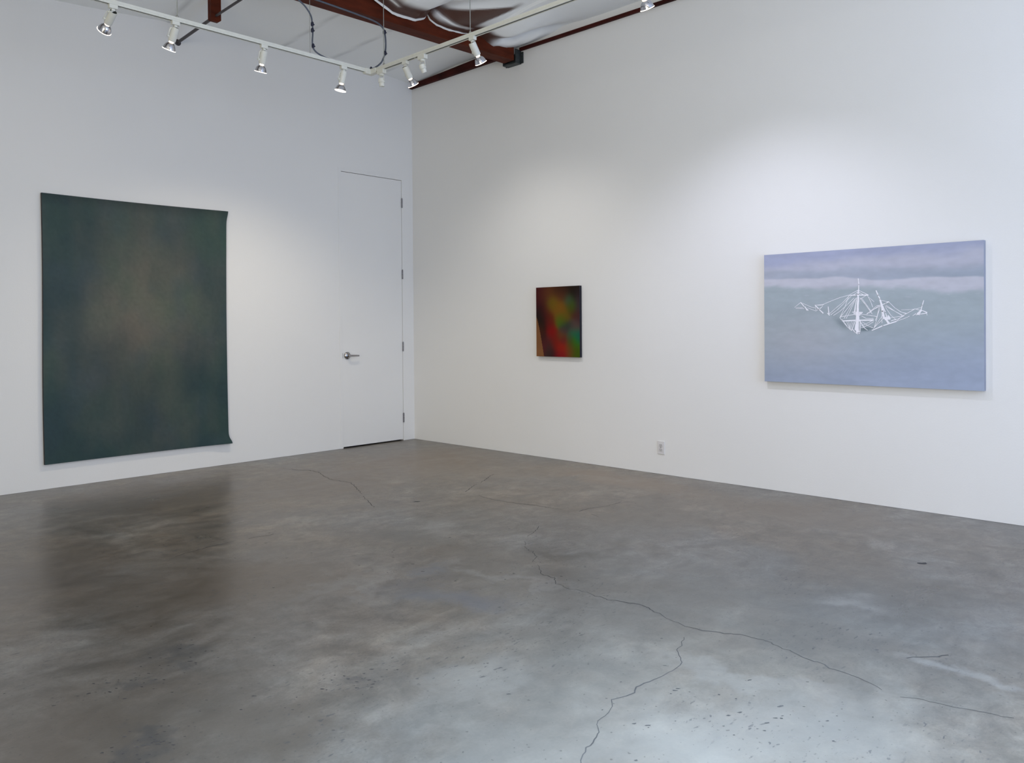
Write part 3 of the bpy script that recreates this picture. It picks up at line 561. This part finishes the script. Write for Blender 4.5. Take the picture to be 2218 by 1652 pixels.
G2 = [(a, c, lin(k), s*1.25, t*1.35) for a, c, k, s, t in G2]
def c2(u, v):
    if v > 0.42 and u < 0.185*((v-0.42)/0.58)**0.75 - 0.004:
        g = lin((126, 84, 50)); f = 0.75+0.5*v*0.5+0.1*fbm(u*8, v*8); return tuple(x*f*1.0 for x in g)
    W_ = 0; c = [0, 0, 0]
    for a, e, k, s, t in G2:
        w_ = math.exp(-((u-a)/s)**2-((v-e)/t)**2)+1e-9; W_ += w_
        for i in range(3): c[i] += w_*k[i]
    return tuple(x/W_*0.98 for x in c)
p2 = empty('small_abstract_painting', (0, -2.244, 1.011)); tag(p2, 'small dark red, green and orange blurred abstract painting on the right wall', 'painting')
canvas_grid('canvas', 0.278, -0.278, 0, 0.686, 0, 0.035, (90, 110), attr_mat('abstract_paint', 'paint', 0.6, 0.15, bump=(90, 0.1, 0.002)), mat('black_canvas_edge', (0.006, 0.005, 0.012), 0.8, var=(12, 0.3)), p2, c2)
# ship painting
def c3(u, v):
    wv = 0.030*fbm(u*2.6, 0.3, 5)+0.014*fbm(u*9, v*6, 6)
    A = lin((164, 168, 190)); D = lin((141, 151, 172)); Lb = lin((173, 176, 195)); S_ = lin((146, 158, 172)); Bt = lin((142, 154, 182)); TP = lin((146, 153, 184))
    def mx(a, b, k): return [a[i]*(1-k)+b[i]*k for i in range(3)]
    c = mx(TP, A, sstep(0.02+0.03*(1-u), 0.09+0.05*(1-u), v+0.05*fbm(u*4, v*9, 2)))
    vt = 0.11+0.05*u+0.02*fbm(u*3, 2.0, 2); c = mx(c, D, sstep(vt-0.025, vt+0.045, v+0.07*fbm(u*5, v*12, 3))*(0.55+0.45*u+0.3*fbm(u*3, v*6, 44)))
    vb = 0.185+0.055*u-0.03*math.exp(-((u-0.18)/0.1)**2)*0+0.022*math.exp(-((u-0.55)/0.10)**2)+wv
    c = mx(c, Lb, sstep(vb-0.006, vb+0.010, v))
    vc = 0.240+0.085*u+0.05*fbm(u*4, 5.5, 7)+0.05*fbm(u*9, v*20, 8); c = mx(c, S_, sstep(vc-0.02, vc+0.035, v))
    c = mx(c, Lb, 0.45*max(0, min(1, 5*(fbm(u*18, v*60, 14)-0.22)))*math.exp(-((v-0.33)/0.05)**2))
    c = mx(c, Bt, sstep(0.5, 1.0, v+0.15*(u-0.5)))
    c = mx(c, lin((160, 162, 178)), 0.5*math.exp(-((u-0.2)/0.25)**2-((v-0.68)/0.2)**2))
    c = mx(c, lin((78, 96, 106)), 0.85*math.exp(-((u-0.505)/0.035)**2-((v-0.590+0.18*(u-0.5))/0.014)**2) + 0.5*math.exp(-((u-0.395+0.0-(v-0.55)*0.5)/0.022)**2-((v-0.545)/0.045)**2))
    f = 1+0.10*fbm(u*20, v*28, 31)+0.14*fbm(u*4, v*10, 33)
    return tuple(x*f*g_ for x, g_ in zip(c, SHIPGAIN))
SHIPGAIN = (1.22, 1.20, 1.10)
p3 = empty('ship_painting', (0, -5.182, 0.8655)); tag(p3, 'pale blue-grey painting of a sinking white sailing ship on the right wall', 'painting')
cv = canvas_grid('canvas', 0.774, -0.774, 0, 0.9980, 0, 0.045, (260, 170), attr_mat('pale_sea_paint', 'paint', 0.5, 0.35, bump=(80, 0.1, 0.002)), M_side3, p3, c3)
b = MB(); h0 = 0
for wd, pts in SHIP:
    h0 += 1; zo = -0.0462-0.00001*h0
    P = [Vector((zo, y+5.182, z-0.8655)) for y, z in pts]
    for a, c in zip(P[:-1], P[1:]):
        d_ = c-a
        if d_.length < 1e-6: continue
        dn = d_.normalized(); nr = Vector((0, -dn.z, dn.y))*wd*1.0; ex = dn*wd*0.5
        b.add([a-nr*0.7-ex, c-nr-ex*-1, c+nr+ex, a+nr*0.7-ex], [(0, 1, 2, 3)])
b.build('painted_ship', M_stroke, p3)

# ------------------------------------------------------------------ light track
TZ = 3.50            # underside of the track
TH = 0.030; TWD = 0.036
def track(name, p, q, label, parent=None):
    p = Vector(p); q = Vector(q); d_ = q-p; Ln = d_.length; ang = math.atan2(d_.y, d_.x)
    t = empty(name, (p.x, p.y, TZ), ang); tag(t, label, 'track', 'light track sections')
    prof = [(-0.018, 0), (-0.0095, 0), (-0.0095, 0.016), (0.0095, 0.016), (0.0095, 0), (0.018, 0), (0.018, 0.010), (0.0165, 0.011), (0.0165, 0.014), (0.018, 0.015), (0.018, 0.030), (-0.018, 0.030), (-0.018, 0.015), (-0.0165, 0.014), (-0.0165, 0.011), (-0.018, 0.010)]
    b = MB(); n = len(prof)
    vs = [(0, y, z) for y, z in prof] + [(Ln, y, z) for y, z in prof]
    b.add(vs, [(k, (k+1) % n, n+(k+1) % n, n+k) for k in range(n)])
    b.add([vs[i] for i in (5, 0, 11, 10)], [(0, 1, 2, 3)]); b.add([vs[n+i] for i in (5, 0, 11, 10)], [(0, 1, 2, 3)])
    b.build('track_rail', M_white, t)
    b = MB(); b.box(0.01, Ln-0.01, -0.0092, 0.0092, 0.003, 0.0155); b.build('track_slot', M_slot, t)
    return t
TX, TY = -1.83, -1.69
track('light_track', (TX-0.02, TY, 0), (-5.6, TY, 0), 'long white light track parallel to the left wall')
track('light_track', (TX, TY-0.0, 0), (TX, -2.275, 0), 'short white track section between the corner joint and the beam')
track('light_track', (TX, -2.279, 0), (TX, -8.2, 0), 'long white light track running out toward the camera past the beam')
jn = empty('track_corner_joint', (TX, TY, TZ)); tag(jn, 'white corner joint with black cable entry where the two tracks meet', 'joint')
b = MB(); b.box(-0.075, 0.02, -0.022, 0.022, -0.012, 0.034); b.box(-0.022, 0.022, -0.085, 0.02, -0.010, 0.034); b.build('joint_housing', M_white, jn, bevel=0.003)
b = MB(); b.lathe([(0.012, 0.0), (0.012, 0.018), (0.007, 0.026)], 12, c=(0, 0, 0.034)); b.build('cable_gland', M_tie, jn)

# hangers
def hanger(x, y, ztop, label):
    b = MB(); zt = TZ+TH; b.tube([(x, y, zt), (x, y, ztop)], 0.0032, 6); b.lathe([(0.010, 0), (0.010, 0.014), (0.004, 0.022)], 10, c=(x, y, zt))
    o = b.build('hanger_wire', M_wire); tag(o, label, 'wire', 'wires that hang the light track'); return o
hanger(-3.521, TY, 4.13, 'thin hanger wire on the left track beside the dark pipe')
hanger(TX, -1.870, 4.20, 'thin hanger wire nearest the corner joint of the track')
hanger(TX, -2.935, 4.24, 'thin hanger wire above the tilted spotlight in front of the beam')

# cables
def cable(name, pts, ties, label, r=0.0065):
    P = smooth_path(pts, 7); t = MB(); t.tube(P, r, 8); o = t.build(name, M_cable, smooth=True); tag(o, label, 'cable', 'cables drooping from beam to track')
    for (x, y, z) in ties:
        b = MB(); b.lathe([(r*1.25, -0.018), (r*1.9, -0.010), (r*1.9, 0.010), (r*1.25, 0.018)], 8, c=(x, y, z)); b.box(x, x+r*3.0, y-0.003, y+0.003, z-0.004, z+0.004); b.build('cable_tie', M_tie, o)
    return o
CY = -1.67
cable('power_cable', [(-2.60, -1.66, 3.985), (-2.504, CY, 3.935), (-2.453, CY, 3.901), (-2.411, CY, 3.849), (-2.399, CY, 3.788), (-2.395, CY, 3.722), (-2.40, CY, 3.627), (-2.384, CY, 3.582), (-2.336, CY, 3.555), (-2.248, CY, 3.540), (-2.112, CY, 3.536), (-1.86, CY, 3.538)],
      [(-2.399, CY, 3.785), (-2.398, CY, 3.735), (-2.394, CY, 3.610)], 'left dark cable looping down from the beam and along the track')
cable('power_cable', [(-2.55, CY-0.01, 3.992), (-2.2, CY-0.01, 3.985), (-1.95, CY-0.01, 3.978), (-1.78, CY-0.01, 3.968), (-1.699, CY, 3.947), (-1.674, CY, 3.921), (-1.66, CY, 3.868), (-1.656, CY, 3.788), (-1.667, CY, 3.716), (-1.703, CY, 3.635), (-1.768, CY, 3.575), (-1.822, CY-0.01, 3.545)],
      [(-1.669, CY, 3.905), (-1.664, CY, 3.722)], 'right dark cable curving from the beam down to the corner joint', 0.0075)
b = MB(); b.tube([(-2.415, CY+0.01, 3.535), (-2.415, CY+0.01, 3.99)], 0.0022, 6)
tag(b.build('hanger_wire', M_wire), 'short thin wire hanging inside the left cable loop', 'wire', 'wires that hang the light track')

# ------------------------------------------------------------------ spotlights
def head(parent, name, mb, m_, piv, tilt, roll, smooth=True, bevel=0):
    o = mb.build(name, m_, parent, smooth=smooth, bevel=bevel); o.location = piv; o.rotation_euler = (tilt, roll, 0); return o
def make_spot(name, label, loc, rz, tilt, roll=0.0, energy=20.0, color=(1, 0.8, 0.62), cone=80):
    t = empty(name, loc, rz); tag(t, label, 'spotlight', 'lit spotlights on the track')
    b = MB(); b.box(-0.028, 0.028, -0.016, 0.016, -0.026, 0.004); b.box(-0.011, 0.011, -0.011, 0.011, -0.042, -0.026); b.build('track_adapter', M_white, t, bevel=0.003)
    piv = Vector((0.0, 0.0, -0.052))
    b = MB(); b.tube([(0, 0, -0.040), (-0.012, 0, -0.048), (-0.034, 0, -0.052)], 0.0055, 8); b.build('swivel_arm', M_white, t)
    b = MB()
    # cylinder lamp holder open at its top
    b.lathe([(0.0225, 0.010), (0.0265, 0.010), (0.0265, -0.084), (0.024, -0.090), (0.018, -0.090)], 24, cap0=False, cap1=False)
    b.lathe([(0.0225, 0.010), (0.0225, -0.015), (0.0001, -0.016)], 24, cap0=False, cap1=False, mi=1)
    head(t, 'lamp_holder', b, [M_white, M_slot], piv, tilt, roll)
    b = MB(); b.tube([(-0.034, 0, 0.0), (-0.036, 0, -0.05), (-0.030, 0, -0.062)], 0.004, 6); b.lathe([(0.008, -0.040), (0.008, -0.026)], 10, 'x', (0, 0, -0.062)); head(t, 'side_knob', b, M_white, piv, tilt, roll)
    b = MB(); b.lathe([(0.0165, -0.086), (0.016, -0.098), (0.017, -0.102)], 20, cap0=False, cap1=False); head(t, 'bulb_neck', b, M_neck, piv, tilt, roll)
    b = MB(); b.lathe([(0.016, -0.100), (0.025, -0.106), (0.034, -0.116), (0.040, -0.130), (0.0445, -0.146), (0.0455, -0.151)], 32, cap0=False, cap1=False); rf = head(t, 'bulb_reflector', b, M_refl, piv, tilt, roll)
    b = MB(); b.lathe([(0.0458, -0.149), (0.0465, -0.152), (0.042, -0.1532), (0.020, -0.1540), (0.0001, -0.1542)], 32, cap0=False, cap1=False); head(t, 'bulb_lens', b, M_lens, piv, tilt, roll)
    if energy > 0:
        l = bpy.data.lights.new('spot_beam', 'SPOT'); l.energy = energy; l.color = color; l.spot_size = math.radians(cone); l.spot_blend = 1.0; l.shadow_soft_size = 0.03
        o = bpy.data.objects.new('spot_beam', l); COL.objects.link(o); o.parent = t
        R = Euler((tilt, roll, 0)).to_matrix(); o.location = piv + R @ Vector((0, 0, -0.175)); o.rotation_euler = (tilt, roll, 0)
    return t
D = math.radians
make_spot('track_spotlight', 'lit spotlight at the far left end of the left track, cut by the frame', (-3.96, TY, TZ), 0, D(50), D(10), energy=SP['L1'][0], color=SP['L1'][1], cone=SP['L1'][2])
make_spot('track_spotlight', 'lit spotlight on the left track in front of the dark pipe', (-3.535, TY, TZ), 0, D(27), D(8), energy=SP['L2'][0], color=SP['L2'][1], cone=SP['L2'][2])
make_spot('track_spotlight', 'lit spotlight on the left track right of the hanging post', (-2.845, TY, TZ), 0, D(21), D(0), energy=SP['L3'][0], color=SP['L3'][1], cone=SP['L3'][2])
make_spot('track_spotlight', 'lit spotlight on the left track nearest the corner joint', (-2.115, TY, TZ), 0, D(10), D(6), energy=SP['L4'][0], color=SP['L4'][1], cone=SP['L4'][2])
make_spot('track_spotlight', 'lit spotlight on the right track nearest the corner joint', (TX, -2.157, TZ), -PI/2, D(35), D(3), energy=SP['R5'][0], color=SP['R5'][1], cone=SP['R5'][2])
make_spot('track_spotlight', 'lit spotlight on the right track in front of the beam end', (TX, -2.960, TZ), -PI/2, D(35), D(0), energy=SP['R6'][0], color=SP['R6'][1], cone=SP['R6'][2])
make_spot('track_spotlight', 'lit spotlight on the right track cut by the top edge', (TX, -4.48, TZ), -PI/2, D(32), D(0), energy=SP['R7'][0], color=SP['R7'][1], cone=SP['R7'][2])

def make_small(loc, rz, tilt, label):
    t = empty('small_track_head', loc, rz); tag(t, label, 'spotlight', 'small unlit track heads')
    b = MB(); b.box(-0.042, 0.042, -0.019, 0.019, -0.034, 0.004); b.lathe([(0.024, -0.034), (0.020, -0.046), (0.008, -0.052)], 16, c=(0, 0, 0)); b.build('track_adapter', M_white, t, bevel=0.003)
    b = MB()
    for s in (-1, 1): b.tube([(0, 0, -0.048), (s*0.028, 0, -0.052), (s*0.031, 0, -0.070), (s*0.031, 0, -0.090)], 0.0032, 6)
    b.build('yoke', M_white, t, smooth=True)
    b = MB(); b.lathe([(0.018, 0.022), (0.027, 0.018), (0.028, -0.014), (0.022, -0.018), (0.021, -0.048), (0.017, -0.048), (0.016, -0.030)], 20, cap0=True, cap1=True)
    head(t, 'lamp_head', b, M_white, Vector((0, 0, -0.090)), tilt, 0)
    return t
make_small((TX, -1.835, TZ), -PI/2, D(4), 'small white unlit track head right beside the corner joint')
make_small((TX, -2.374, TZ), -PI/2, D(24), 'small white unlit track head between the two lit spotlights near the beam')
